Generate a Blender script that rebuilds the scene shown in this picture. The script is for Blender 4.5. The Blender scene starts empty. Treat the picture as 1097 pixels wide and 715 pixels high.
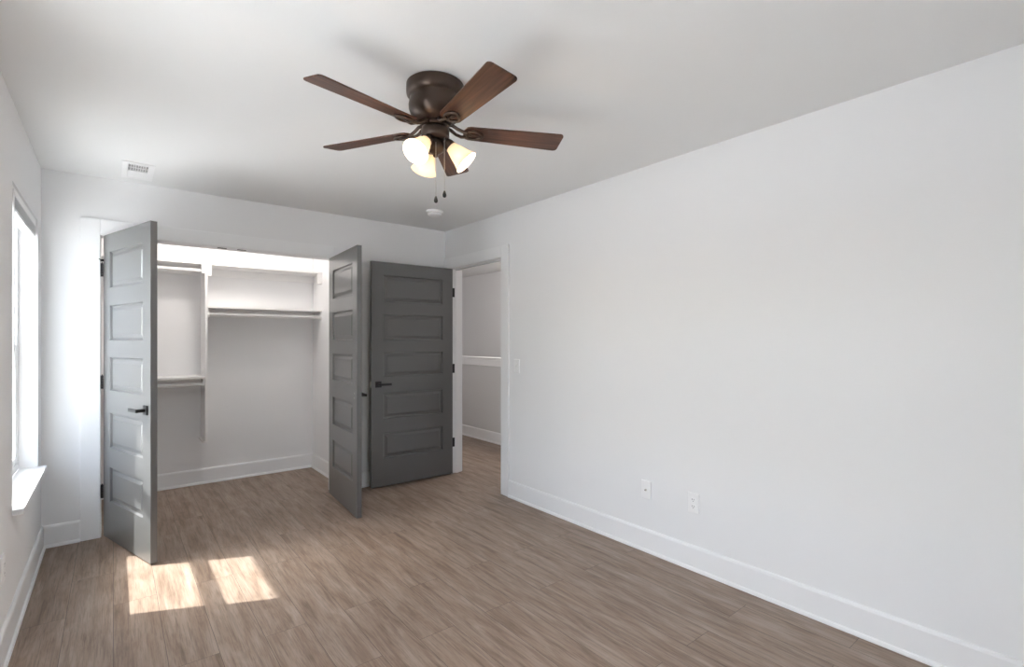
import bpy, bmesh, math, random
from mathutils import Vector, Matrix, Euler
PI = math.pi
random.seed(4)
S = bpy.context.scene
COL = S.collection

# ------------------------------------------------------------------ camera, sky, sun, exposure
IMG_W = 1097
FOC = 533.0
cam_d = bpy.data.cameras.new('camera')
cam = bpy.data.objects.new('camera', cam_d)
COL.objects.link(cam)
cam.location = (0, 0, 1.339)
cam.rotation_euler = (PI / 2, 0, -math.radians(38.71))
cam_d.sensor_width = 36
cam_d.lens = 36 * FOC / IMG_W
cam_d.shift_y = 6.7 / IMG_W
cam_d.clip_start = 0.02
S.camera = cam

SKY_STRENGTH = 1.55
SUN_STRENGTH = 13.0
FAN_W = 3.6
CLOSET_W = 15.0
HALL_FILL_W = 46.0
EXPOSURE = 0.14

S.view_settings.view_transform = 'Standard'
S.view_settings.look = 'None'
S.view_settings.exposure = EXPOSURE
S.view_settings.gamma = 1
S.view_settings.use_curve_mapping = False
S.cycles.use_denoising = True
S.cycles.max_bounces = 14
S.cycles.diffuse_bounces = 9
S.cycles.glossy_bounces = 4
S.cycles.transmission_bounces = 8
S.cycles.transparent_max_bounces = 12
S.cycles.sample_clamp_indirect = 8

SUN_DIR = Vector((1, -0.45, -1.45))
w = bpy.data.worlds.new('sky')
S.world = w
w.use_nodes = True
nt = w.node_tree
bg = nt.nodes['Background']
sky = nt.nodes.new('ShaderNodeTexSky')
sky.sky_type = 'NISHITA'
sky.sun_disc = False
sky.sun_elevation = math.radians(53)
sky.sun_rotation = math.atan2(-SUN_DIR.x, -SUN_DIR.y)
sky.dust_density = 3.0
sky.air_density = 0.8
hs = nt.nodes.new('ShaderNodeHueSaturation')
hs.inputs['Saturation'].default_value = 0.6
nt.links.new(sky.outputs[0], hs.inputs['Color'])
nt.links.new(hs.outputs[0], bg.inputs[0])
bg.inputs[1].default_value = SKY_STRENGTH

sl = bpy.data.lights.new('sun', 'SUN')
sl.energy = SUN_STRENGTH
sl.angle = math.radians(0.6)
sl.color = (1.0, 0.98, 0.955)
so = bpy.data.objects.new('sun', sl)
COL.objects.link(so)
so.rotation_euler = SUN_DIR.to_track_quat('-Z', 'Y').to_euler()
so.location = (-6, 6, 9)


# ------------------------------------------------------------------ helpers
class MB:
    """collects shapes for ONE mesh object"""
    def __init__(self):
        self.bm = bmesh.new()

    def face(self, pts, M=None):
        vs = [self.bm.verts.new((M @ Vector(p)) if M else p) for p in pts]
        return self.bm.faces.new(vs)

    def box(self, x0, x1, y0, y1, z0, z1, M=None):
        if x0 > x1: x0, x1 = x1, x0
        if y0 > y1: y0, y1 = y1, y0
        c = [(x, y, z) for z in (z0, z1) for y in (y0, y1) for x in (x0, x1)]
        v = [self.bm.verts.new((M @ Vector(p)) if M else p) for p in c]
        for f in ((0, 2, 3, 1), (4, 5, 7, 6), (0, 1, 5, 4), (2, 6, 7, 3), (0, 4, 6, 2), (1, 3, 7, 5)):
            self.bm.faces.new([v[i] for i in f])
        return self

    def lathe(self, prof, n=40, M=None, closed=False):
        """prof: (r, z) pairs turned about local z"""
        rings = []
        for r, z in prof:
            if r < 1e-6:
                p = Vector((0, 0, z))
                rings.append([self.bm.verts.new(M @ p if M else p)])
            else:
                ring = []
                for k in range(n):
                    a = 2 * PI * k / n
                    p = Vector((r * math.cos(a), r * math.sin(a), z))
                    ring.append(self.bm.verts.new(M @ p if M else p))
                rings.append(ring)
        prs = list(zip(rings, rings[1:]))
        if closed: prs.append((rings[-1], rings[0]))
        for a, b in prs:
            for k in range(n):
                k2 = (k + 1) % n
                q = []
                for vv in ((a[k] if len(a) > 1 else a[0]), (a[k2] if len(a) > 1 else a[0]),
                           (b[k2] if len(b) > 1 else b[0]), (b[k] if len(b) > 1 else b[0])):
                    if vv not in q: q.append(vv)
                if len(q) > 2: self.bm.faces.new(q)
        return self

    def tube(self, pts, r, n=12, M=None, closed=False, sx=1.0):
        """round bar along points; r a number or one per point; sx squashes it sideways"""
        P = [Vector(p) for p in pts]
        m = len(P)
        R = r if isinstance(r, (list, tuple)) else [r] * m
        rings = []
        prev = None
        for i in range(m):
            if closed:
                t = P[(i + 1) % m] - P[i - 1]
            else:
                t = P[min(i + 1, m - 1)] - P[max(i - 1, 0)]
            t.normalize()
            ref = prev if prev is not None else (Vector((0, 0, 1)) if abs(t.z) < 0.9 else Vector((1, 0, 0)))
            u = (ref - t * ref.dot(t)).normalized()
            prev = u
            v = t.cross(u)
            ring = []
            for k in range(n):
                a = 2 * PI * k / n
                p = P[i] + u * (R[i] * math.cos(a) * sx) + v * (R[i] * math.sin(a))
                ring.append(self.bm.verts.new(M @ p if M else p))
            rings.append(ring)
        for i in range(m if closed else m - 1):
            a, b = rings[i], rings[(i + 1) % m]
            for k in range(n):
                self.bm.faces.new((a[k], a[(k + 1) % n], b[(k + 1) % n], b[k]))
        if not closed:
            self.bm.faces.new(rings[0][::-1])
            self.bm.faces.new(rings[-1])
        return self

    def prism(self, poly, z0, z1, M=None):
        a = [self.bm.verts.new(M @ Vector((x, y, z0)) if M else (x, y, z0)) for x, y in poly]
        b = [self.bm.verts.new(M @ Vector((x, y, z1)) if M else (x, y, z1)) for x, y in poly]
        self.bm.faces.new(a[::-1])
        self.bm.faces.new(b)
        n = len(a)
        for k in range(n):
            self.bm.faces.new((a[k], a[(k + 1) % n], b[(k + 1) % n], b[k]))
        return self

    def build(self, name, mat, parent=None, smooth=False, bevel=0, weld=False, loc=None):
        if weld:
            bmesh.ops.remove_doubles(self.bm, verts=self.bm.verts, dist=1e-5)
        bmesh.ops.recalc_face_normals(self.bm, faces=self.bm.faces)
        me = bpy.data.meshes.new(name)
        if loc is not None:                       # put the origin at loc
            bmesh.ops.translate(self.bm, verts=self.bm.verts, vec=-Vector(loc))
        self.bm.to_mesh(me)
        self.bm.free()
        me.materials.append(mat)
        if smooth:
            me.polygons.foreach_set('use_smooth', [True] * len(me.polygons))
            me.set_sharp_from_angle(angle=math.radians(40))
        o = bpy.data.objects.new(name, me)
        COL.objects.link(o)
        if parent is not None: o.parent = parent
        if loc is not None: o.location = loc
        if bevel:
            b = o.modifiers.new('bevel', 'BEVEL')
            b.width = bevel
            b.segments = 2
            b.limit_method = 'ANGLE'
            b.angle_limit = math.radians(50)
        return o


def tag(o, label=None, cat=None, group=None, kind=None):
    if label: o['label'] = label
    if cat: o['category'] = cat
    if group: o['group'] = group
    if kind: o['kind'] = kind
    return o


def empty(name, loc=(0, 0, 0), rz=0.0):
    o = bpy.data.objects.new(name, None)
    COL.objects.link(o)
    o.location = loc
    o.rotation_euler = (0, 0, rz)
    o.empty_display_size = 0.1
    return o


def copy_tree(o, parent=None):
    c = o.copy()
    COL.objects.link(c)
    if parent is not None: c.parent = parent
    for ch in list(o.children):
        copy_tree(ch, c)
    return c


def basis(origin, zdir, xhint=(0, 0, 1)):
    """matrix whose local z points along zdir"""
    z = Vector(zdir).normalized()
    x = Vector(xhint)
    x = x - z * x.dot(z)
    if x.length < 1e-4:
        x = Vector((1, 0, 0)) - z * z.x
    x.normalize()
    y = z.cross(x)
    M = Matrix((x, y, z)).transposed().to_4x4()
    M.translation = Vector(origin)
    return M


# ------------------------------------------------------------------ materials
def srgb(r, g, b):
    f = lambda c: (c / 255 / 12.92) if c / 255 <= 0.04045 else ((c / 255 + 0.055) / 1.055) ** 2.4
    return (f(r), f(g), f(b), 1)


def mat(name, col, rough=0.5, metal=0.0, spec=0.5, bump=0.0, bscale=200.0, **kw):
    m = bpy.data.materials.new(name)
    m.use_nodes = True
    n, l = m.node_tree.nodes, m.node_tree.links
    p = n['Principled BSDF']
    p.inputs['Base Color'].default_value = col
    p.inputs['Roughness'].default_value = rough
    p.inputs['Metallic'].default_value = metal
    p.inputs['Specular IOR Level'].default_value = spec
    for k, v in kw.items():
        p.inputs[k.replace('_', ' ')].default_value = v
    if bump:
        tc = n.new('ShaderNodeTexCoord')
        t = n.new('ShaderNodeTexNoise')
        t.inputs['Scale'].default_value = bscale
        t.inputs['Detail'].default_value = 3
        b = n.new('ShaderNodeBump')
        b.inputs['Strength'].default_value = bump
        b.inputs['Distance'].default_value = 0.002
        l.new(tc.outputs['Object'], t.inputs['Vector'])
        l.new(t.outputs['Fac'], b.inputs['Height'])
        l.new(b.outputs[0], p.inputs['Normal'])
    return m


M_WALL = mat('wall_paint', (0.81, 0.812, 0.82, 1), 0.75, spec=0.25, bump=0.06, bscale=160)
M_CEIL = mat('ceiling_paint', (0.82, 0.825, 0.825, 1), 0.9, spec=0.15, bump=0.08, bscale=120)
M_HALL = mat('half_wall_grey', (0.64, 0.64, 0.64, 1), 0.75, spec=0.25, bump=0.06, bscale=160)  # for the half wall, a darker grey than the other walls
M_TRIM = mat('trim_enamel', (0.84, 0.845, 0.855, 1), 0.35, spec=0.5)
M_SHELF = mat('shelf_enamel', (0.82, 0.815, 0.81, 1), 0.4)
M_DOOR = mat('charcoal_door_enamel', srgb(97, 97, 97), 0.31, spec=0.5, bump=0.015, bscale=260, Coat_Weight=0.5, Coat_Roughness=0.22)
M_BLACK = mat('black_hardware', (0.012, 0.012, 0.013, 1), 0.38, metal=0.3)
M_PLASTIC = mat('white_plastic', (0.85, 0.85, 0.855, 1), 0.35)
M_DARK = mat('dark_slot', (0.015, 0.015, 0.015, 1), 0.8)
M_BRONZE = mat('oil_rubbed_bronze', srgb(76, 64, 57), 0.33, metal=0.7)
M_STEEL = mat('chain_metal', (0.6, 0.58, 0.54, 1), 0.3, metal=1.0)
M_VINYL = mat('window_vinyl', (0.85, 0.85, 0.85, 1), 0.4)
M_BLIND = mat('blind_slats', (0.62, 0.63, 0.64, 1), 0.5)
M_SIDING = mat('house_siding', (0.78, 0.77, 0.74, 1), 0.8)
M_GROUND = mat('pale_bounce_ground', (0.74, 0.74, 0.735, 1), 0.9, bump=0.3, bscale=20)  # kept pale so the ground bounces sunlight up to the ceiling


def glow(name, col, strength):
    m = bpy.data.materials.new(name)
    m.use_nodes = True
    n, l = m.node_tree.nodes, m.node_tree.links
    p = n['Principled BSDF']
    p.inputs['Base Color'].default_value = (0.9, 0.9, 0.9, 1)
    p.inputs['Emission Color'].default_value = col
    p.inputs['Emission Strength'].default_value = strength
    return m


M_BULB = glow('lit_bulb', (1.0, 0.86, 0.66, 1), 5)
M_LED = glow('lit_diffuser', (1.0, 0.95, 0.9, 1), 6)


def frosted():
    m = bpy.data.materials.new('frosted_shade_glass')
    m.use_nodes = True
    n, l = m.node_tree.nodes, m.node_tree.links
    n.remove(n['Principled BSDF'])
    out = n['Material Output']
    d = n.new('ShaderNodeBsdfDiffuse')
    d.inputs['Color'].default_value = (0.78, 0.73, 0.66, 1)
    t = n.new('ShaderNodeBsdfTranslucent')
    t.inputs['Color'].default_value = (0.76, 0.67, 0.55, 1)
    g = n.new('ShaderNodeBsdfGlossy')
    g.inputs['Roughness'].default_value = 0.25
    a = n.new('ShaderNodeMixShader')
    a.inputs[0].default_value = 0.55
    b = n.new('ShaderNodeMixShader')
    b.inputs[0].default_value = 0.05
    l.new(d.outputs[0], a.inputs[1]); l.new(t.outputs[0], a.inputs[2])
    l.new(a.outputs[0], b.inputs[1]); l.new(g.outputs[0], b.inputs[2])
    l.new(b.outputs[0], out.inputs['Surface'])
    return m


M_FROST = frosted()


def pane_glass():
    m = bpy.data.materials.new('window_glass')
    m.use_nodes = True
    n, l = m.node_tree.nodes, m.node_tree.links
    n.remove(n['Principled BSDF'])
    out = n['Material Output']
    t = n.new('ShaderNodeBsdfTransparent')
    t.inputs['Color'].default_value = (0.94, 0.96, 0.95, 1)
    g = n.new('ShaderNodeBsdfGlossy')
    g.inputs['Roughness'].default_value = 0.02
    a = n.new('ShaderNodeMixShader')
    a.inputs[0].default_value = 0.05
    l.new(t.outputs[0], a.inputs[1]); l.new(g.outputs[0], a.inputs[2])
    l.new(a.outputs[0], out.inputs['Surface'])
    return m


M_GLASS = pane_glass()


def plank_floor():
    m = bpy.data.materials.new('vinyl_plank_floor')
    m.use_nodes = True
    n, l = m.node_tree.nodes, m.node_tree.links
    p = n['Principled BSDF']
    tc = n.new('ShaderNodeTexCoord')
    sep = n.new('ShaderNodeSeparateXYZ')
    l.new(tc.outputs['Object'], sep.inputs[0])
    cmb = n.new('ShaderNodeCombineXYZ')                 # planks run along the room's length (y)
    l.new(sep.outputs['Y'], cmb.inputs['X']); l.new(sep.outputs['X'], cmb.inputs['Y'])
    br = n.new('ShaderNodeTexBrick')
    br.offset = 0.37
    br.offset_frequency = 2
    br.inputs['Color1'].default_value = (0, 0, 0, 1)
    br.inputs['Color2'].default_value = (1, 1, 1, 1)
    br.inputs['Mortar'].default_value = (0.5, 0.5, 0.5, 1)
    br.inputs['Scale'].default_value = 1
    br.inputs['Mortar Size'].default_value = 0.0009
    br.inputs['Mortar Smooth'].default_value = 0.2
    br.inputs['Brick Width'].default_value = 1.22
    br.inputs['Row Height'].default_value = 0.178
    l.new(cmb.outputs[0], br.inputs['Vector'])
    rnd = n.new('ShaderNodeSeparateColor')
    l.new(br.outputs['Color'], rnd.inputs[0])

    def noise(sx, sy, rmul, detail, rough, dist=0.0):
        c = n.new('ShaderNodeCombineXYZ')
        for src, k, dst in (('X', sx, 'X'), ('Y', sy, 'Y')):
            mu = n.new('ShaderNodeMath'); mu.operation = 'MULTIPLY'
            mu.inputs[1].default_value = k
            l.new(sep.outputs[src], mu.inputs[0]); l.new(mu.outputs[0], c.inputs[dst])
        mu = n.new('ShaderNodeMath'); mu.operation = 'MULTIPLY'
        mu.inputs[1].default_value = rmul
        l.new(rnd.outputs[0], mu.inputs[0]); l.new(mu.outputs[0], c.inputs['Z'])
        t = n.new('ShaderNodeTexNoise')
        t.inputs['Scale'].default_value = 1
        t.inputs['Detail'].default_value = detail
        t.inputs['Roughness'].default_value = rough
        t.inputs['Distortion'].default_value = dist
        l.new(c.outputs[0], t.inputs['Vector'])
        return t.outputs['Fac']

    def mix(a, b, fac, mode='MIX'):
        x = n.new('ShaderNodeMix'); x.data_type = 'RGBA'; x.blend_type = mode
        if isinstance(fac, float): x.inputs[0].default_value = fac
        else: l.new(fac, x.inputs[0])
        for s, i in ((a, 6), (b, 7)):
            if isinstance(s, tuple): x.inputs[i].default_value = s
            else: l.new(s, x.inputs[i])
        return x.outputs[2]

    def ramp(fac, stops):
        r = n.new('ShaderNodeValToRGB')
        l.new(fac, r.inputs[0])
        e = r.color_ramp.elements
        e[0].position, e[0].color = stops[0]
        e[1].position, e[1].color = stops[-1]
        for ps, c in stops[1:-1]:
            x = e.new(ps); x.color = c
        return r.outputs[0]

    broad = noise(17, 2.6, 37, 6, 0.62, 0.5)
    fine = noise(75, 3.0, 53, 4, 0.6, 0.3)
    pores = noise(230, 9.0, 91, 2, 0.5)
    base = ramp(broad, [(0.25, srgb(110, 92, 79)), (0.42, srgb(139, 120, 106)), (0.58, srgb(154, 137, 124)), (0.78, srgb(171, 156, 145))])
    grain = ramp(fine, [(0.34, (0.62, 0.60, 0.58, 1)), (0.52, (1, 1, 1, 1)), (0.70, (1.0, 1.0, 1.0, 1))])
    c1 = mix(base, grain, 0.68, 'MULTIPLY')
    por = ramp(pores, [(0.36, (0.66, 0.64, 0.62, 1)), (0.47, (1, 1, 1, 1)), (1.0, (1, 1, 1, 1))])
    c2 = mix(c1, por, 0.6, 'MULTIPLY')
    marks = ramp(noise(26, 1.6, 71, 3, 0.5, 0.8), [(0.30, (0.66, 0.62, 0.59, 1)), (0.40, (1, 1, 1, 1)), (1.0, (1, 1, 1, 1))])
    c2 = mix(c2, marks, 0.75, 'MULTIPLY')
    tone = ramp(rnd.outputs[0], [(0.0, (0.82, 0.75, 0.69, 1)), (0.35, (1.04, 1.02, 1.0, 1)), (0.7, (0.94, 0.93, 0.93, 1)), (1.0, (1.14, 1.12, 1.11, 1))])
    c3 = mix(c2, tone, 0.42, 'MULTIPLY')
    c4 = mix(c3, (0.05, 0.04, 0.035, 1), br.outputs['Fac'])
    l.new(c4, p.inputs['Base Color'])
    rr = n.new('ShaderNodeMapRange')
    rr.inputs['To Min'].default_value = 0.36
    rr.inputs['To Max'].default_value = 0.52
    l.new(fine, rr.inputs['Value'])
    l.new(rr.outputs[0], p.inputs['Roughness'])
    p.inputs['Specular IOR Level'].default_value = 0.45
    ad = n.new('ShaderNodeMath'); ad.operation = 'MULTIPLY_ADD'
    ad.inputs[1].default_value = -1.5
    l.new(br.outputs['Fac'], ad.inputs[0]); l.new(fine, ad.inputs[2])
    b = n.new('ShaderNodeBump')
    b.inputs['Strength'].default_value = 0.12
    b.inputs['Distance'].default_value = 0.002
    l.new(ad.outputs[0], b.inputs['Height'])
    l.new(b.outputs[0], p.inputs['Normal'])
    return m


M_FLOOR = plank_floor()


def walnut():
    m = bpy.data.materials.new('walnut_blade')
    m.use_nodes = True
    n, l = m.node_tree.nodes, m.node_tree.links
    p = n['Principled BSDF']
    tc = n.new('ShaderNodeTexCoord')
    mp = n.new('ShaderNodeMapping')
    mp.inputs['Scale'].default_value = (4, 70, 20)
    t = n.new('ShaderNodeTexNoise')
    t.inputs['Scale'].default_value = 1
    t.inputs['Detail'].default_value = 5
    t.inputs['Distortion'].default_value = 0.4
    r = n.new('ShaderNodeValToRGB')
    e = r.color_ramp.elements
    e[0].position, e[0].color = 0.32, srgb(50, 31, 24)
    e[1].position, e[1].color = 0.70, srgb(104, 70, 54)
    l.new(tc.outputs['Object'], mp.inputs[0]); l.new(mp.outputs[0], t.inputs['Vector'])
    l.new(t.outputs['Fac'], r.inputs[0]); l.new(r.outputs[0], p.inputs['Base Color'])
    p.inputs['Roughness'].default_value = 0.38
    return m


M_WOOD = walnut()

# ------------------------------------------------------------------ room measurements
H = 2.44
XL, XR = -0.361, 2.639           # left and right wall faces
YB, YF = 4.378, -0.80            # back wall face, front wall face (behind the camera)
YC = 5.415                       # closet back wall
XC = 1.645                       # closet right wall
CL0, CL1 = -0.064, 1.500         # closet opening
DH = 2.047                       # door head height
DE0, DE1 = 3.432, 4.262          # entry door opening
XH = 3.86                        # half wall in the hall
XFAR = 4.83                      # far wall beyond it
TW = 0.115
W0, W1, WZ0, WZ1 = 3.215, 4.20, 0.535, 2.07

# ------------------------------------------------------------------ shell
def structure(o, label=None, cat=None):
    return tag(o, label, cat, kind='structure')


structure(MB().box(XL - 0.19, XFAR + 0.3, YF - 0.12, 8.1, -0.12, 0).build('floor', M_FLOOR),
          'brown wood-look plank floor running through the room', 'floor')
structure(MB().box(XL - 0.19, XFAR + 0.3, YF - 0.12, 8.1, H, H + 0.15).build('ceiling', M_CEIL),
          'flat white ceiling above the room', 'ceiling')


def wall_cells(axis, a0, a1, c0, c1, holes):
    """wall slab along axis ('x' or 'y') from a0..a1, thickness c0..c1, holes = (h0, h1, z0, z1)"""
    mb = MB()
    cuts = sorted({a0, a1, *[h[0] for h in holes], *[h[1] for h in holes]})
    for s, e in zip(cuts, cuts[1:]):
        zs = [(0, H)]
        for h in holes:
            if h[0] <= s + 1e-6 and e <= h[1] + 1e-6:
                zs = [z for z in ((0, h[2]), (h[3], H)) if z[1] - z[0] > 1e-4]
        for z0, z1 in zs:
            if axis == 'x': mb.box(s, e, c0, c1, z0, z1)
            else: mb.box(c0, c1, s, e, z0, z1)
    return mb


V0, V1 = 1.0, 1.985
structure(wall_cells('y', YF, YC, XL - 0.17, XL, [(W0, W1, WZ0, WZ1), (V0, V1, WZ0, WZ1)]).build('wall_left', M_WALL),
          'white wall holding the sunlit window at the left edge', 'wall')
structure(wall_cells('x', XL, XR, YB, YB + TW, [(CL0 - 0.02, CL1 + 0.02, 0, DH + 0.02)]).build('wall_back', M_WALL),
          'white wall around the closet opening', 'wall')
structure(wall_cells('y', YF, 8.0, XR, XR + TW, [(DE0 - 0.02, DE1 + 0.02, 0, DH + 0.02)]).build('wall_right', M_WALL),
          'long blank white wall with two outlet plates', 'wall')
F0, F1 = 0.30, 1.10
structure(wall_cells('x', XL - 0.17, XR + TW, YF - 0.17, YF, [(F0, F1, WZ0, WZ1)]).build('wall_front', M_WALL),
          'white wall behind the viewpoint with an added window', 'wall')
structure(MB().box(XL, XR, YC, YC + 0.1, 0, H).build('wall_closet_back', M_WALL),
          'white rear wall inside the closet', 'wall')
structure(MB().box(XC, XC + 0.1, YB + TW, YC, 0, H).build('wall_closet_right', M_WALL),
          'white right end wall inside the closet', 'wall')
structure(MB().box(XFAR, XFAR + 0.1, 1.9, 8.0, 0, H).build('wall_hall_far', M_WALL),
          'hall wall seen above the half wall through the doorway', 'wall')
structure(MB().box(XR + TW, XFAR, 8.0, 8.1, 0, H).build('wall_hall_end', M_WALL), 'end wall of the hall', 'wall')
structure(MB().box(XR + TW, XFAR, 1.8, 1.9, 0, H).build('wall_hall_near', M_WALL), 'near end wall of the hall', 'wall')
structure(MB().box(XH, XH + 0.11, 1.9, 8.0, 0, 1.075).build('wall_hall_half', M_HALL),
          'waist-high half wall in the hall beyond the doorway', 'wall')
structure(MB().box(XH - 0.025, XH + 0.135, 1.9, 8.0, 1.075, 1.105).box(XH - 0.014, XH, 1.9, 8.0, 0.995, 1.075)
          .build('trim_7', M_TRIM, bevel=0.004), 'white cap board on the hall half wall', 'trim')

# baseboards: board + thin cap bead + shoe moulding
def baseboard(name, segs, label):
    """segs: (x0, y0, x1, y1, nx, ny) along the wall face with n pointing into the room"""
    mb = MB()
    for x0, y0, x1, y1, nx, ny in segs:
        L = math.hypot(x1 - x0, y1 - y0)
        t = Vector(((x1 - x0) / L, (y1 - y0) / L, 0))
        nn = Vector((nx, ny, 0))
        prof = [(0, 0), (0.024, 0), (0.024, 0.008), (0.021, 0.016), (0.014, 0.020), (0.014, 0.128), (0.011, 0.138), (0.006, 0.142), (0, 0.142)]
        rings = []
        for s in (0, L):
            b = Vector((x0, y0, 0)) + t * s
            rings.append([mb.bm.verts.new(b + nn * d + Vector((0, 0, z))) for d, z in prof])
        k = len(prof)
        for i in range(k):
            mb.bm.faces.new((rings[0][i], rings[0][(i + 1) % k], rings[1][(i + 1) % k], rings[1][i]))
        mb.bm.faces.new(rings[0][::-1]); mb.bm.faces.new(rings[1])
    return structure(mb.build(name, M_TRIM), label, 'baseboard')


CW = 0.108                       # casing width
baseboard('baseboard_left', [(XL, YF, XL, YB, 1, 0)], 'white baseboard below the window wall')
baseboard('baseboard_back', [(XL, YB, CL0 - CW, YB, 0, -1), (CL1 + CW, YB, XR, YB, 0, -1)], 'white baseboard beside the closet casing')
baseboard('baseboard_right', [(XR, YF, XR, DE0 - CW, -1, 0)], 'white baseboard along the long blank wall')
baseboard('baseboard_front', [(XL, YF, XR, YF, 0, 1)], 'white baseboard behind the viewpoint')
baseboard('baseboard_closet', [(XL, YC, XC, YC, 0, -1), (XC, YB + TW, XC, YC, -1, 0)], 'white baseboard inside the closet')
baseboard('baseboard_hall', [(XH, 1.9, XH, 8.0, -1, 0), (XR + TW, 4.4, XR + TW, 8.0, 1, 0)], 'white baseboard along the hall half wall')

# closet casing and jamb lining
CT = 0.018
mb = MB()
for a, b in ((CL0 - CW, CL0 - 0.004), (CL1 + 0.004, CL1 + CW)):
    mb.box(a, b, YB - CT, YB, 0, DH + CW)
mb.box(CL0 - 0.004, CL1 + 0.004, YB - CT, YB, DH + 0.004, DH + CW)
structure(mb.build('trim_1', M_TRIM, bevel=0.003), 'flat white casing around the closet opening', 'trim')
mb = MB()
mb.box(CL0 - 0.02, CL0, YB - 0.001, YB + TW, 0, DH)
mb.box(CL1, CL1 + 0.02, YB - 0.001, YB + TW, 0, DH)
mb.box(CL0 - 0.02, CL1 + 0.02, YB - 0.001, YB + TW, DH, DH + 0.02)
structure(mb.build('trim_2', M_TRIM, bevel=0.001), 'white jamb lining of the closet opening', 'trim')

# entry casing, jamb and stops
mb = MB()
mb.box(XR - CT, XR, DE0 - CW, DE0 - 0.005, 0, DH + CW)
mb.box(XR - CT, XR, DE1 + 0.005, DE1 + CW, 0, DH + CW)
mb.box(XR - CT, XR, DE0 - 0.005, DE1 + 0.005, DH + 0.005, DH + CW)
mb.box(XR + TW, XR + TW + CT, DE0 - CW, DE0 - 0.005, 0, DH + CW)
mb.box(XR + TW, XR + TW + CT, DE1 + 0.005, DE1 + CW, 0, DH + CW)
mb.box(XR + TW, XR + TW + CT, DE0 - 0.005, DE1 + 0.005, DH + 0.005, DH + CW)
structure(mb.build('trim_3', M_TRIM, bevel=0.003), 'flat white casing around the doorway to the hall', 'trim')
mb = MB()
mb.box(XR - 0.001, XR + TW + 0.001, DE0 - 0.02, DE0, 0, DH)
mb.box(XR - 0.001, XR + TW + 0.001, DE1, DE1 + 0.02, 0, DH)
mb.box(XR - 0.001, XR + TW + 0.001, DE0 - 0.02, DE1 + 0.02, DH, DH + 0.02)
mb.box(XR + 0.045, XR + 0.08, DE0, DE0 + 0.011, 0, DH)
mb.box(XR + 0.045, XR + 0.08, DE1 - 0.011, DE1, 0, DH)
mb.box(XR + 0.045, XR + 0.08, DE0 + 0.011, DE1 - 0.011, DH - 0.011, DH)
structure(mb.build('trim_4', M_TRIM, bevel=0.001), 'white jamb and stop of the doorway to the hall', 'trim')

# outside: ground, eave
structure(MB().box(-30, 12, -30, 25, -0.5, -0.35).build('ground_outside', M_GROUND), 'unseen ground outside the window, made pale to bounce daylight in', 'ground')
structure(MB().box(XL - 0.735, XL - 0.17, YF - 0.9, 9, 2.55, 2.72).box(XL - 0.17, XR + 2.6, YF - 0.9, YF - 0.17, 2.60, 2.72)
          .build('roof_eave', M_SIDING), 'eave over the window outside', 'roof')

# ------------------------------------------------------------------ windows
def make_window(name, loc, rz, width, label):
    """local x along the wall, local y outwards from the inside wall face"""
    root = structure(empty(name, loc, rz), label, 'window')
    z0, z1 = WZ0 + 0.025, WZ1
    f = MB()
    d0, d1 = 0.085, 0.160
    f.box(0, 0.04, d0, d1, z0, z1).box(width - 0.04, width, d0, d1, z0, z1)
    f.box(0.04, width - 0.04, d0, d1, z1 - 0.04, z1).box(0.04, width - 0.04, d0, d1, z0, z0 + 0.04)
    f.build('window_frame', M_VINYL, root, bevel=0.003)
    zm = 1.285
    for nm, y0, y1, a, b in (('lower_sash', 0.090, 0.118, z0 + 0.04, zm + 0.022), ('upper_sash', 0.124, 0.152, zm - 0.022, z1 - 0.04)):
        s = MB()
        xa, xb = 0.04, width - 0.04
        s.box(xa, xa + 0.035, y0, y1, a, b).box(xb - 0.035, xb, y0, y1, a, b)
        s.box(xa + 0.035, xb - 0.035, y0, y1, a, a + 0.042).box(xa + 0.035, xb - 0.035, y0, y1, b - 0.042, b)
        so_ = s.build(nm, M_VINYL, root, bevel=0.002)
        ym = (y0 + y1) / 2
        MB().box(xa + 0.03, xb - 0.03, ym - 0.002, ym + 0.002, a + 0.037, b - 0.037).build('pane', M_GLASS, so_)
    lk = MB().box(width / 2 - 0.028, width / 2 + 0.028, 0.086, 0.112, zm + 0.022, zm + 0.027)
    lk.tube([(width / 2, 0.097, zm + 0.027), (width / 2 + 0.022, 0.088, zm + 0.030)], 0.004)
    lk.build('sash_lock', M_VINYL, root)
    st = MB()
    st.prism([(0.0, 0.085), (0.0, 0.0), (-0.022, 0.0), (-0.022, -0.040), (width + 0.022, -0.040), (width + 0.022, 0.0), (width, 0.0), (width, 0.085)],
             WZ0, WZ0 + 0.025)
    st.build('window_sill', M_TRIM, root, bevel=0.003)
    return root


make_window('window_1', (XL, W0, 0), PI / 2, W1 - W0, 'white sash window glowing with daylight in the left wall')
make_window('fill_window_left', (XL, V0, 0), PI / 2, V1 - V0, 'added fill-light sash window, unseen, nearer the viewpoint in the left wall')  # unseen opening, added to bring more daylight into the room
make_window('fill_window_rear', (F1, YF, 0), PI, F1 - F0, 'added fill-light sash window, unseen behind the viewpoint')  # added out of view as soft fill from behind the camera


def make_blind(loc, width, label):
    root = tag(empty('window_blind', loc, PI / 2), label, 'blind')
    MB().box(0.008, width - 0.008, 0.008, 0.058, 2.032, 2.068).build('headrail', M_PLASTIC, root, bevel=0.003)
    s = MB()
    for k in range(13):
        z = 1.985 + k * 0.0036
        s.box(0.015, width - 0.015, 0.010, 0.056, z, z + 0.0016)
    s.build('slat_stack', M_BLIND, root)
    MB().box(0.012, width - 0.012, 0.012, 0.054, 1.966, 1.983).build('bottom_rail', M_PLASTIC, root, bevel=0.003)
    MB().tube([(0.07, 0.004, 2.05), (0.07, 0.004, 1.2)], 0.0035, 8).build('tilt_wand', M_PLASTIC, root)
    return root


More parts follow.
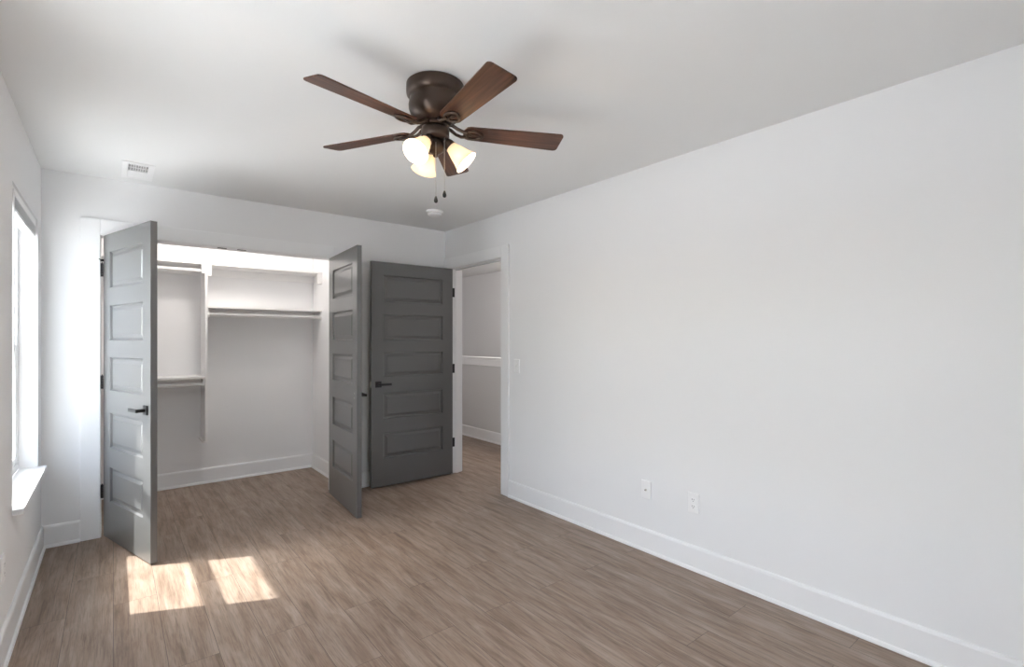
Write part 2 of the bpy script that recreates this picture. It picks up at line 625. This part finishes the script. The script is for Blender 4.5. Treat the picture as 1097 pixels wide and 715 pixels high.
make_blind((XL, W0, 0), W1 - W0, 'raised white slat blind bunched at the top of the window')


# ------------------------------------------------------------------ doors
LEAF_H, LEAF_T = 2.032, 0.035
PANELS = [(0.250, 0.478), (0.610, 0.842), (0.990, 1.212), (1.324, 1.556), (1.672, 1.914)]


def leaf_mesh(wd, name, parent, sx=1):
    """five-panel slab, hinge edge at x=0, room face at y=0, back face at y=LEAF_T"""
    mb = MB()
    st = 0.112
    xs = [0, st, wd - st, wd]
    zs = [0] + [z for p in PANELS for z in p] + [LEAF_H]
    for side in (0, 1):
        y0 = 0 if side == 0 else LEAF_T
        sg = 1 if side == 0 else -1
        for i in range(3):
            for j in range(len(zs) - 1):
                a, b, c, d = xs[i], xs[i + 1], zs[j], zs[j + 1]
                if i == 1 and j % 2 == 1:
                    prev = None
                    for ins, dep in ((0, 0), (0.002, 0.003), (0.007, 0.013), (0.019, 0.013), (0.040, 0.004)):
                        q = [(sx * x, y0 + sg * dep, z) for x, z in ((a + ins, c + ins), (b - ins, c + ins), (b - ins, d - ins), (a + ins, d - ins))]
                        if prev:
                            for k in range(4):
                                mb.face((prev[k], prev[(k + 1) % 4], q[(k + 1) % 4], q[k]))
                        prev = q
                    mb.face(prev)
                else:
                    mb.face([(sx * a, y0, c), (sx * b, y0, c), (sx * b, y0, d), (sx * a, y0, d)])
    for j in range(len(zs) - 1):
        for x in (0, wd):
            mb.face([(sx * x, 0, zs[j]), (sx * x, LEAF_T, zs[j]), (sx * x, LEAF_T, zs[j + 1]), (sx * x, 0, zs[j + 1])])
    for i in range(3):
        for z in (0, LEAF_H):
            mb.face([(sx * xs[i], 0, z), (sx * xs[i + 1], 0, z), (sx * xs[i + 1], LEAF_T, z), (sx * xs[i], LEAF_T, z)])
    o = mb.build(name, M_DOOR, parent, weld=True)
    return o


def lever(parent, x, y, z, out, toward, name='door_handle'):
    """square rosette and flat lever; out = +-1 in local y, toward = +-1 in local x"""
    m = MB()
    m.box(x - 0.028, x + 0.028, y, y + out * 0.009, z - 0.028, z + 0.028)
    m.tube([(x, y + out * 0.009, z), (x, y + out * 0.05, z)], 0.010, 16)
    m.box(x - toward * 0.012, x + toward * 0.105, y + out * 0.044, y + out * 0.058, z - 0.010, z + 0.010)
    h = m.build(name, M_BLACK, parent, bevel=0.002)
    h['label'] = 'black lever handle on a square plate'
    return h


def hinge(parent, sx, z, jamb_rot, jg=0.012):
    """knuckle at the pin, one plate on the leaf edge, one on the jamb (given in leaf coordinates)"""
    m = MB()
    px, py = -0.006 * sx, -0.006
    for k in range(5):
        m.tube([(px, py, z - 0.045 + k * 0.018), (px, py, z - 0.045 + k * 0.018 + 0.0172)], 0.0065, 12)
    m.tube([(px, py, z + 0.045), (px, py, z + 0.052)], [0.0045, 0.002], 12)
    m.box(-0.0015 * sx, 0.0 * sx, 0.0, LEAF_T - 0.006, z - 0.045, z + 0.045)
    # jamb plate: turned about the pin by the opening angle
    M = Matrix.Translation((px, py, 0)) @ Matrix.Rotation(jamb_rot, 4, 'Z') @ Matrix.Translation((-px, -py, 0))
    m.box(-jg * sx, (0.0025 - jg) * sx, 0.0, LEAF_T - 0.004, z - 0.045, z + 0.045, M)
    h = m.build('hinge', M_BLACK, parent)
    h['label'] = 'black butt hinge'
    return h


HZ = (0.30, 1.04, 1.80)


def make_door(name, loc, base_rz, open_rz, wd, sx, label, gap=0.012, jg=0.012):
    root = structure(empty(name, (loc[0], loc[1], gap), base_rz + open_rz), label, 'door')
    leaf_mesh(wd, 'door_leaf', root, sx)
    for z in HZ:
        hinge(root, sx, z, -open_rz, jg)
    return root


# closet left leaf, front face turned to the window
LW = 0.762
dl = make_door('door_1', (CL0 + 0.013, YB - CT - 0.001, 0), 0, -math.radians(73.0), LW, 1, 'charcoal panel closet door standing open beside the window, sun on its face', jg=0.0145)
lever(dl, LW - 0.062, 0, 0.905, -1, -1)
pin = MB().tube([(-0.006, -0.006, 1.858), (-0.006, -0.006, 1.872)], 0.010, 12)
pin.tube([(-0.006, -0.006, 1.866), (-0.045, -0.02, 1.866)], 0.0035, 8).tube([(-0.006, -0.006, 1.866), (0.04, -0.035, 1.866)], 0.0035, 8)
pin.lathe([(0, 0), (0.008, 0), (0.008, 0.006), (0, 0.006)], 12, basis((-0.045, -0.02, 1.866), (-0.9, -0.3, 0)))
ds = pin.build('door_stop', M_BLACK, dl)
ds['label'] = 'small black hinge-pin stop'
# closet right leaf
dr = make_door('door_2', (CL1 - 0.004, YB - CT - 0.001, 0), 0, math.radians(86.3), LW, -1, 'charcoal panel closet door standing open beside the hall door, seen nearly edge-on')
lever(dr, -(LW - 0.062), 0, 0.905, -1, 1)
sc = MB()
for dz in (-0.018, 0.018):
    sc.lathe([(0, 0), (0.004, 0), (0.003, 0.002), (0, 0.002)], 12, basis((-(LW - 0.062), LEAF_T, 0.905 + dz), (0, 1, 0)))
sc.build('screw_head', M_STEEL, dr)
# hall door, opened flat against the back wall
EW = 0.836
de = make_door('door_3', (XR - 0.006, DE1 + 0.002, 0), -PI / 2, -math.radians(91.0), EW, 1, 'charcoal five-panel door folded back flat beside the doorway to the hall', jg=-0.0015)
lever(de, EW - 0.062, LEAF_T, 0.925, 1, -1)
lever(de, EW - 0.062, 0, 0.925, -1, -1)
lt = MB().box(EW, EW + 0.0012, 0.006, LEAF_T - 0.006, 0.925 - 0.028, 0.925 + 0.028).box(EW, EW + 0.010, 0.012, LEAF_T - 0.012, 0.917, 0.933)
lt.build('latch', M_STEEL, de)['label'] = 'bright latch bolt'

# ball catch strikes under the closet head
for x, lb in ((0.655, 'black catch plate under the closet head, nearer the left closet door'), (0.790, 'black catch plate under the closet head, nearer the right closet door')):
    m = MB().box(x - 0.03, x + 0.03, YB + 0.004, YB + 0.030, DH - 0.003, DH)
    m.lathe([(0.0, -0.0045), (0.006, -0.0045), (0.009, -0.003)], 16, Matrix.Translation((x, YB + 0.017, DH)))
    tag(m.build('door_catch', M_BLACK), lb, 'catch', 'catch plates under the closet head')

# ------------------------------------------------------------------ closet fittings
PX = 0.640                        # the upright panel
SD = 0.305                        # shelf depth
YS = YC - SD                      # shelf front


def shelf(x0, x1, ztop, label, thick=0.019):
    m = MB().box(x0, x1, YS, YC, ztop - thick, ztop)
    o = m.build('closet_shelf', M_SHELF, bevel=0.0015)
    root = tag(o, label, 'shelf', 'closet shelves')
    return root


shelf(XL, XC, 2.022, 'long white top shelf spanning the closet below the bright wall strip')
shelf(PX + 0.010, XC, 1.640, 'white shelf right of the upright panel, above a hanging rod')
shelf(XL, PX - 0.010, 1.016, 'low white shelf left of the upright panel')
c = MB().box(XL, XC, YC - 0.019, YC, 1.933, 2.003).box(PX + 0.010, XC, YC - 0.019, YC, 1.551, 1.621).box(XL, PX - 0.010, YC - 0.019, YC, 0.927, 0.997)
structure(c.build('trim_5', M_SHELF, bevel=0.001), 'white cleat boards on the closet wall under the shelves', 'trim')
pn = tag(MB().box(PX - 0.0095, PX + 0.0095, YS, YC - 0.02, 0.44, 2.003).build('closet_divider', M_SHELF, bevel=0.0015),
         'white upright panel dividing the closet shelves, ending above the floor', 'panel')
ft = MB().box(PX - 0.026, PX + 0.0095, YS + 0.002, YC, 0.428, 0.4395)
tag(ft.build('corner_bracket', M_SHELF, bevel=0.002), 'small white bracket at the bottom end of the upright closet panel', 'bracket')


def rod(x0, x1, z, label):
    y = YS + 0.045
    root = tag(empty('closet_rod', (x0, y, z)), label, 'rod', 'closet rods')
    MB().tube([(0.002, 0, 0), (x1 - x0 - 0.002, 0, 0)], 0.0155, 20).build('bar', M_SHELF, root, smooth=True)
    for xx, s in ((0, 1), (x1 - x0, -1)):
        m = MB()
        m.lathe([(0.022, 0), (0.030, 0), (0.030, 0.010), (0.022, 0.022), (0.0165, 0.022), (0.0165, 0.003)], 24, basis((xx, 0, 0), (s, 0, 0)))
        m.box(xx, xx + s * 0.012, -0.024, 0.024, 0.0, 0.052)
        m.build('rod_socket', M_SHELF, root, smooth=True)
    return root


rod(XL, PX - 0.0095, 1.950, 'white hanging rod under the top shelf, left of the upright panel')
rod(PX + 0.0095, XC, 1.568, 'white hanging rod under the shelf right of the upright panel')
rod(XL, PX - 0.0095, 0.945, 'white hanging rod under the low left shelf')
# bracket blocks under the top shelf
for x0, x1, lb in ((PX - 0.035, PX + 0.042, 'white support block where the upright panel meets the top shelf'),
                   (XC - 0.045, XC - 0.001, 'white support block under the top shelf at the closet end wall')):
    m = MB().prism([(0, 0), (0.05, 0), (0.05, 0.10), (-0.0, 0.10)], x0, x1,
                   Matrix(((0, 0, 1, 0), (1, 0, 0, YS + 0.0), (0, 1, 0, 1.902), (0, 0, 0, 1))))
    if x0 < 1:
        m.bm.free()
        m = MB().box(x0, PX - 0.0098, YS + 0.001, YS + 0.05, 1.925, 2.002).box(PX + 0.0098, x1, YS + 0.001, YS + 0.05, 1.905, 2.002)
    tag(m.build('shelf_bracket', M_SHELF, bevel=0.003), lb, 'bracket', 'brackets under the top shelf')

# closet ceiling light (above the head, lights the wall strip)
cl = tag(empty('ceiling_light', (0.72, 4.74, H)), 'flush white closet light on the closet ceiling', 'light', 'flush ceiling lights')
MB().lathe([(0, 0), (0.14, 0), (0.14, -0.02), (0.125, -0.03)], 40).build('base', M_PLASTIC, cl, smooth=True)
MB().lathe([(0.125, -0.028), (0.118, -0.045), (0.07, -0.058), (0, -0.062)], 40).build('diffuser', M_LED, cl, smooth=True)
hl = copy_tree(cl)  # hall copy is an added, unseen fixture that brightens the hall
hl.location = (4.25, 4.5, H)
hl['label'] = 'added fill light on the hall ceiling, out of view'


def lamp(name, loc, watts, size, color, parent=None):
    d = bpy.data.lights.new(name, 'POINT')
    d.energy = watts
    d.shadow_soft_size = size
    d.color = color
    o = bpy.data.objects.new(name, d)
    COL.objects.link(o)
    o.location = loc
    if parent is not None: o.parent = parent
    return o


lamp('closet_lamp', (0.72, 4.74, H - 0.13), CLOSET_W, 0.06, (1.0, 0.93, 0.87))
lamp('hall_fill_lamp', (4.25, 4.5, H - 0.13), HALL_FILL_W, 0.06, (1.0, 0.94, 0.9))  # added fill for the hall beyond the doorway

# ------------------------------------------------------------------ ceiling fan
FX, FY = 1.0856, 1.8834
YAW = math.radians(38.71)
fan = tag(empty('ceiling_fan', (FX, FY, H)), 'bronze five-blade ceiling fan with walnut blades and three lit bell shades', 'fan')
hs_prof = [(0.0, 0.0), (0.116, 0.0), (0.123, -0.006), (0.124, -0.036), (0.122, -0.050), (0.114, -0.058), (0.109, -0.061), (0.108, -0.068),
           (0.111, -0.078), (0.114, -0.094), (0.113, -0.110), (0.107, -0.128), (0.095, -0.146), (0.080, -0.158), (0.070, -0.163), (0.066, -0.166), (0.0, -0.166)]
MB().lathe(hs_prof, 56).build('motor_housing', M_BRONZE, fan, smooth=True)
MB().lathe([(0.0, -0.160), (0.056, -0.160), (0.060, -0.166), (0.060, -0.180), (0.054, -0.184), (0.0, -0.184)], 48).build('flywheel', M_BRONZE, fan, smooth=True)
MB().lathe([(0.0, -0.183), (0.050, -0.183), (0.057, -0.188), (0.060, -0.196), (0.060, -0.222), (0.054, -0.233), (0.042, -0.239), (0.0, -0.240)], 48).build('switch_housing', M_BRONZE, fan, smooth=True)
MB().lathe([(0.0, -0.239), (0.031, -0.239), (0.036, -0.250), (0.038, -0.270), (0.034, -0.287), (0.021, -0.297), (0.011, -0.301), (0.009, -0.311), (0.0, -0.315)], 40).build('light_fitter', M_BRONZE, fan, smooth=True)

BZ = -0.195                       # blade plane below the ceiling
R0, R1 = 0.120, 0.569


def blade_poly():
    pts = []
    hw0, hw1 = 0.046, 0.062
    for k in range(7):            # rounded root
        a = PI / 2 + PI * k / 6
        pts.append((R0 + 0.028 + 0.028 * math.cos(a), hw0 * math.sin(a)))
    r = 0.018                     # rounded tip corners
    for k in range(5):
        a = -PI / 2 + (PI / 2) * k / 4
        pts.append((R1 - r + r * math.cos(a), -hw1 + r + r * math.sin(a)))
    for k in range(5):
        a = (PI / 2) * k / 4
        pts.append((R1 - r + r * math.cos(a), hw1 - r + r * math.sin(a)))
    return pts


PITCH = math.radians(-12)
A0 = math.radians(-24.4)
bl0 = None
for k in range(5):
    if bl0 is None:
        b = MB().prism(blade_poly(), -0.003, 0.003).build('blade', M_WOOD, fan, bevel=0.0015)
        ir = MB()
        # arm from the flywheel, dropping to the blade, then a pear-shaped ring under the blade root
        ring = []
        for j in range(28):
            a = 2 * PI * j / 28
            w_ = 0.027 * (1 - 0.22 * math.cos(a))
            ring.append((0.172 + 0.034 * math.cos(a), w_ * math.sin(a), -0.008))
        ir.tube(ring, 0.0065, 10, closed=True)
        for sg in (-1, 1):
            ir.tube([(0.050, sg * 0.012, 0.022), (0.070, sg * 0.018, 0.018), (0.092, sg * 0.021, 0.002), (0.115, sg * 0.020, -0.008), (0.146, sg * 0.013, -0.009)],
                    [0.008, 0.0075, 0.007, 0.007, 0.006], 10)
        ir.prism([(0.132, -0.012), (0.165, -0.009), (0.205, -0.007), (0.205, 0.007), (0.165, 0.009), (0.132, 0.012)], -0.010, -0.004)
        for sx_, sy_ in ((0.148, 0.0), (0.196, 0.0)):
            ir.lathe([(0.007, 0), (0.006, -0.004), (0, -0.005)], 12, Matrix.Translation((sx_, sy_, -0.010)))
        i = ir.build('blade_iron', M_BRONZE, b, smooth=True)
        bl0 = b
    else:
        b = copy_tree(bl0, fan)
    a = A0 + k * 2 * PI / 5
    b.location = (0, 0, BZ)
    b.rotation_euler = (Matrix.Rotation(a, 3, 'Z') @ Matrix.Rotation(PITCH, 3, 'X')).to_euler()

shade0 = None
SH_IN, SH_Z = 0.056, -0.256
for k in range(3):
    a = -YAW + math.radians(2) + k * 2 * PI / 3
    if shade0 is None:
        tilt = Matrix.Rotation(math.radians(135), 4, 'Y')       # local z ends up out and down
        s = MB()
        prof = [(0.0235, 0.012), (0.026, 0.022), (0.032, 0.040), (0.038, 0.060), (0.043, 0.080), (0.050, 0.098), (0.058, 0.110),
                (0.0555, 0.1105), (0.0475, 0.098), (0.0405, 0.080), (0.0355, 0.060), (0.0295, 0.040), (0.0235, 0.022), (0.021, 0.012)]
        s.lathe(prof, 44, tilt, closed=True)
        sh = s.build('lamp_shade', M_FROST, fan, smooth=True)
        sh['label'] = 'frosted glass bell shade'
        so2 = MB().lathe([(0.0, -0.020), (0.012, -0.020), (0.020, -0.014), (0.024, 0.0), (0.026, 0.016), (0.0245, 0.0165), (0.020, 0.004), (0.0, 0.004)], 32, tilt)
        so2.tube([(-0.030, 0, 0.010), (-0.018, 0, 0.016), (0.0, 0, 0.012), (-0.004, 0, 0.006)], 0.007, 10)
        so2.build('socket', M_BRONZE, sh, smooth=True)
        MB().lathe([(0.0, 0.010), (0.011, 0.012), (0.013, 0.025), (0.021, 0.042), (0.025, 0.056), (0.021, 0.072), (0.010, 0.080), (0.0, 0.082)], 28, tilt).build('bulb', M_BULB, sh, smooth=True)
        shade0 = sh
        ld = tilt @ Vector((0, 0, 0.098))
        lamp('fan_lamp', ld, FAN_W, 0.022, (1.0, 0.84, 0.66), sh)
    else:
        sh = copy_tree(shade0, fan)
    sh.location = (SH_IN * math.cos(a), SH_IN * math.sin(a), SH_Z)
    sh.rotation_euler = (0, 0, a)

RV = Vector((math.cos(YAW), -math.sin(YAW), 0))
TV = Vector((-math.sin(YAW), -math.cos(YAW), 0))
for off, ztop, zend in ((RV * 0.008 + TV * 0.039, -0.262, 1.946 - H), (RV * 0.042 + TV * 0.021, -0.236, 1.974 - H)):
    c = MB().tube([off + Vector((0, 0, ztop)), off + Vector((0, 0, zend))], 0.0013, 6)
    n_b = int((ztop - zend) / 0.006)
    ch = c.build('pull_chain', M_STEEL, fan)
    pd = MB().lathe([(0.0, 0.016), (0.003, 0.014), (0.006, 0.006), (0.0085, -0.004), (0.007, -0.012), (0.0, -0.016)], 16, Matrix.Translation(off + Vector((0, 0, zend - 0.012))))
    pd.build('pull_knob', M_BLACK, ch, smooth=True)

# ------------------------------------------------------------------ small fixtures
sd = tag(empty('smoke_detector', (2.142, 3.728, H)), 'round white smoke detector on the ceiling beyond the fan', 'smoke detector')
MB().lathe([(0, 0), (0.070, 0), (0.072, -0.006), (0.070, -0.016), (0.058, -0.018), (0, -0.018)], 40).build('base', M_PLASTIC, sd, smooth=True)
MB().lathe([(0.056, -0.018), (0.058, -0.022), (0.057, -0.034), (0.050, -0.042), (0.030, -0.046), (0, -0.047)], 40).build('cover', M_PLASTIC, sd, smooth=True)

vt = tag(empty('ceiling_vent', (0.125, 4.055, H)), 'white slotted air register on the ceiling above the left closet door', 'vent')
m = MB()
hx, hy = 0.083, 0.190
ix, iy = 0.050, 0.150
for (a, b, c, d) in ((-hx, -ix, -hy, hy), (ix, hx, -hy, hy), (-ix, ix, -hy, -iy), (-ix, ix, iy, hy)):
    m.box(a, b, c, d, -0.007, 0)
m.box(-ix, ix, -0.006, 0.006, -0.007, -0.001).box(-ix, ix, -0.082, -0.074, -0.007, -0.001)
m.build('frame', M_PLASTIC, vt, bevel=0.002)
MB().box(-ix, ix, -iy, iy, -0.0012, -0.0004).build('duct_opening', M_DARK, vt)
m = MB()
for k in range(11):                                  # the slats of the two halves lean opposite ways
    y = -iy + 0.010 + k * 0.0132
    M = Matrix.Translation((0, y, -0.0048)) @ Matrix.Rotation(math.radians(28), 4, 'X')
    m.box(-ix, ix, -0.0026, 0.0026, -0.0005, 0.0005, M)
    M = Matrix.Translation((0, 0.006 + 0.010 + k * 0.0126, -0.0048)) @ Matrix.Rotation(math.radians(-28), 4, 'X')
    m.box(-ix, ix, -0.0062, 0.0062, -0.0005, 0.0005, M)
for k in range(1, 8):
    x = -ix + k * 2 * ix / 8
    m.box(x - 0.002, x + 0.002, -iy, iy, -0.0062, -0.0012)
m.build('louvers', M_PLASTIC, vt)


def plate(name, label, cat, loc, rz, group=None):
    """wall plate in local x (width) / z (height), local -y out of the wall"""
    root = tag(empty(name, loc, rz), label, cat, group)
    hw, hh = 0.036, 0.058
    m = MB()
    a = [(-hw, 0, -hh), (hw, 0, -hh), (hw, 0, hh), (-hw, 0, hh)]
    b = [(x * 0.99, -0.004, z * 0.99) for x, _, z in a]
    c = [(x * 0.90, -0.0065, z * 0.93) for x, _, z in a]
    for p, q in ((a, b), (b, c)):
        for k in range(4):
            m.face((p[k], p[(k + 1) % 4], q[(k + 1) % 4], q[k]))
    m.face(c); m.face(a[::-1])
    m.build('plate', M_PLASTIC, root, weld=True)
    return root


def slots(root):
    for s in (-1, 1):
        zc = s * 0.0195
        f = MB()
        pts = [(0.0165 * math.cos(t), 0.0145 * math.sin(t)) for t in [2 * PI * i / 24 for i in range(24)]]
        pts = [(max(-0.0165, min(0.0165, x * 1.08)), max(-0.0125, min(0.0125, z))) for x, z in pts]
        f.prism(pts, 0.0065, 0.0085, Matrix(((1, 0, 0, 0), (0, 0, -1, 0), (0, 1, 0, zc), (0, 0, 0, 1))))
        r = f.build('receptacle', M_PLASTIC, root)
        d = MB()
        for x, hgt in ((-0.006, 0.0045), (0.006, 0.0036)):
            d.box(x - 0.0011, x + 0.0011, -0.0088, -0.0080, zc + 0.002 - hgt, zc + 0.002 + hgt)
        d.tube([(0, -0.0080, zc - 0.0085), (0, -0.0088, zc - 0.0085)], 0.0022, 10)
        d.build('slot', M_DARK, r)
    MB().tube([(0, -0.0060, 0), (0, -0.0075, 0)], 0.003, 10).build('screw', M_PLASTIC, root)


RZ = -PI / 2                      # local -y -> -x: plates on the right wall face the room
o = plate('power_outlet', 'white duplex outlet low on the long wall, farther from the doorway', 'outlet', (XR, 1.598, 0.388), RZ, 'wall outlets')
slots(o)
o = plate('power_outlet', 'white duplex outlet low on the window wall, cut by the frame edge', 'outlet', (XL, 2.935, 0.385), PI / 2, 'wall outlets')
slots(o)
o = plate('coax_plate', 'white cable plate with one round jack, low on the long wall', 'cable plate', (XR, 1.928, 0.388), RZ)
m = MB().lathe([(0.0075, 0.006), (0.0075, 0.010), (0.005, 0.010), (0.005, 0.017), (0.0035, 0.017)], 6, basis((0, 0, 0), (0, -1, 0)))
m.build('jack', M_STEEL, o)
MB().tube([(0, -0.012, 0), (0, -0.0172, 0)], 0.0036, 12).build('jack_hole', M_DARK, o)
o = plate('light_switch', 'white light switch on the wall beside the doorway casing', 'light switch', (XR, 3.226, 1.118), RZ)
MB().box(-0.012, 0.012, -0.0075, -0.0062, -0.0245, 0.0245).build('switch_frame', M_PLASTIC, o)
MB().box(-0.0045, 0.0045, -0.018, -0.0070, 0.001, 0.010, Matrix.Rotation(math.radians(-18), 4, 'X')).build('toggle', M_PLASTIC, o, bevel=0.001)
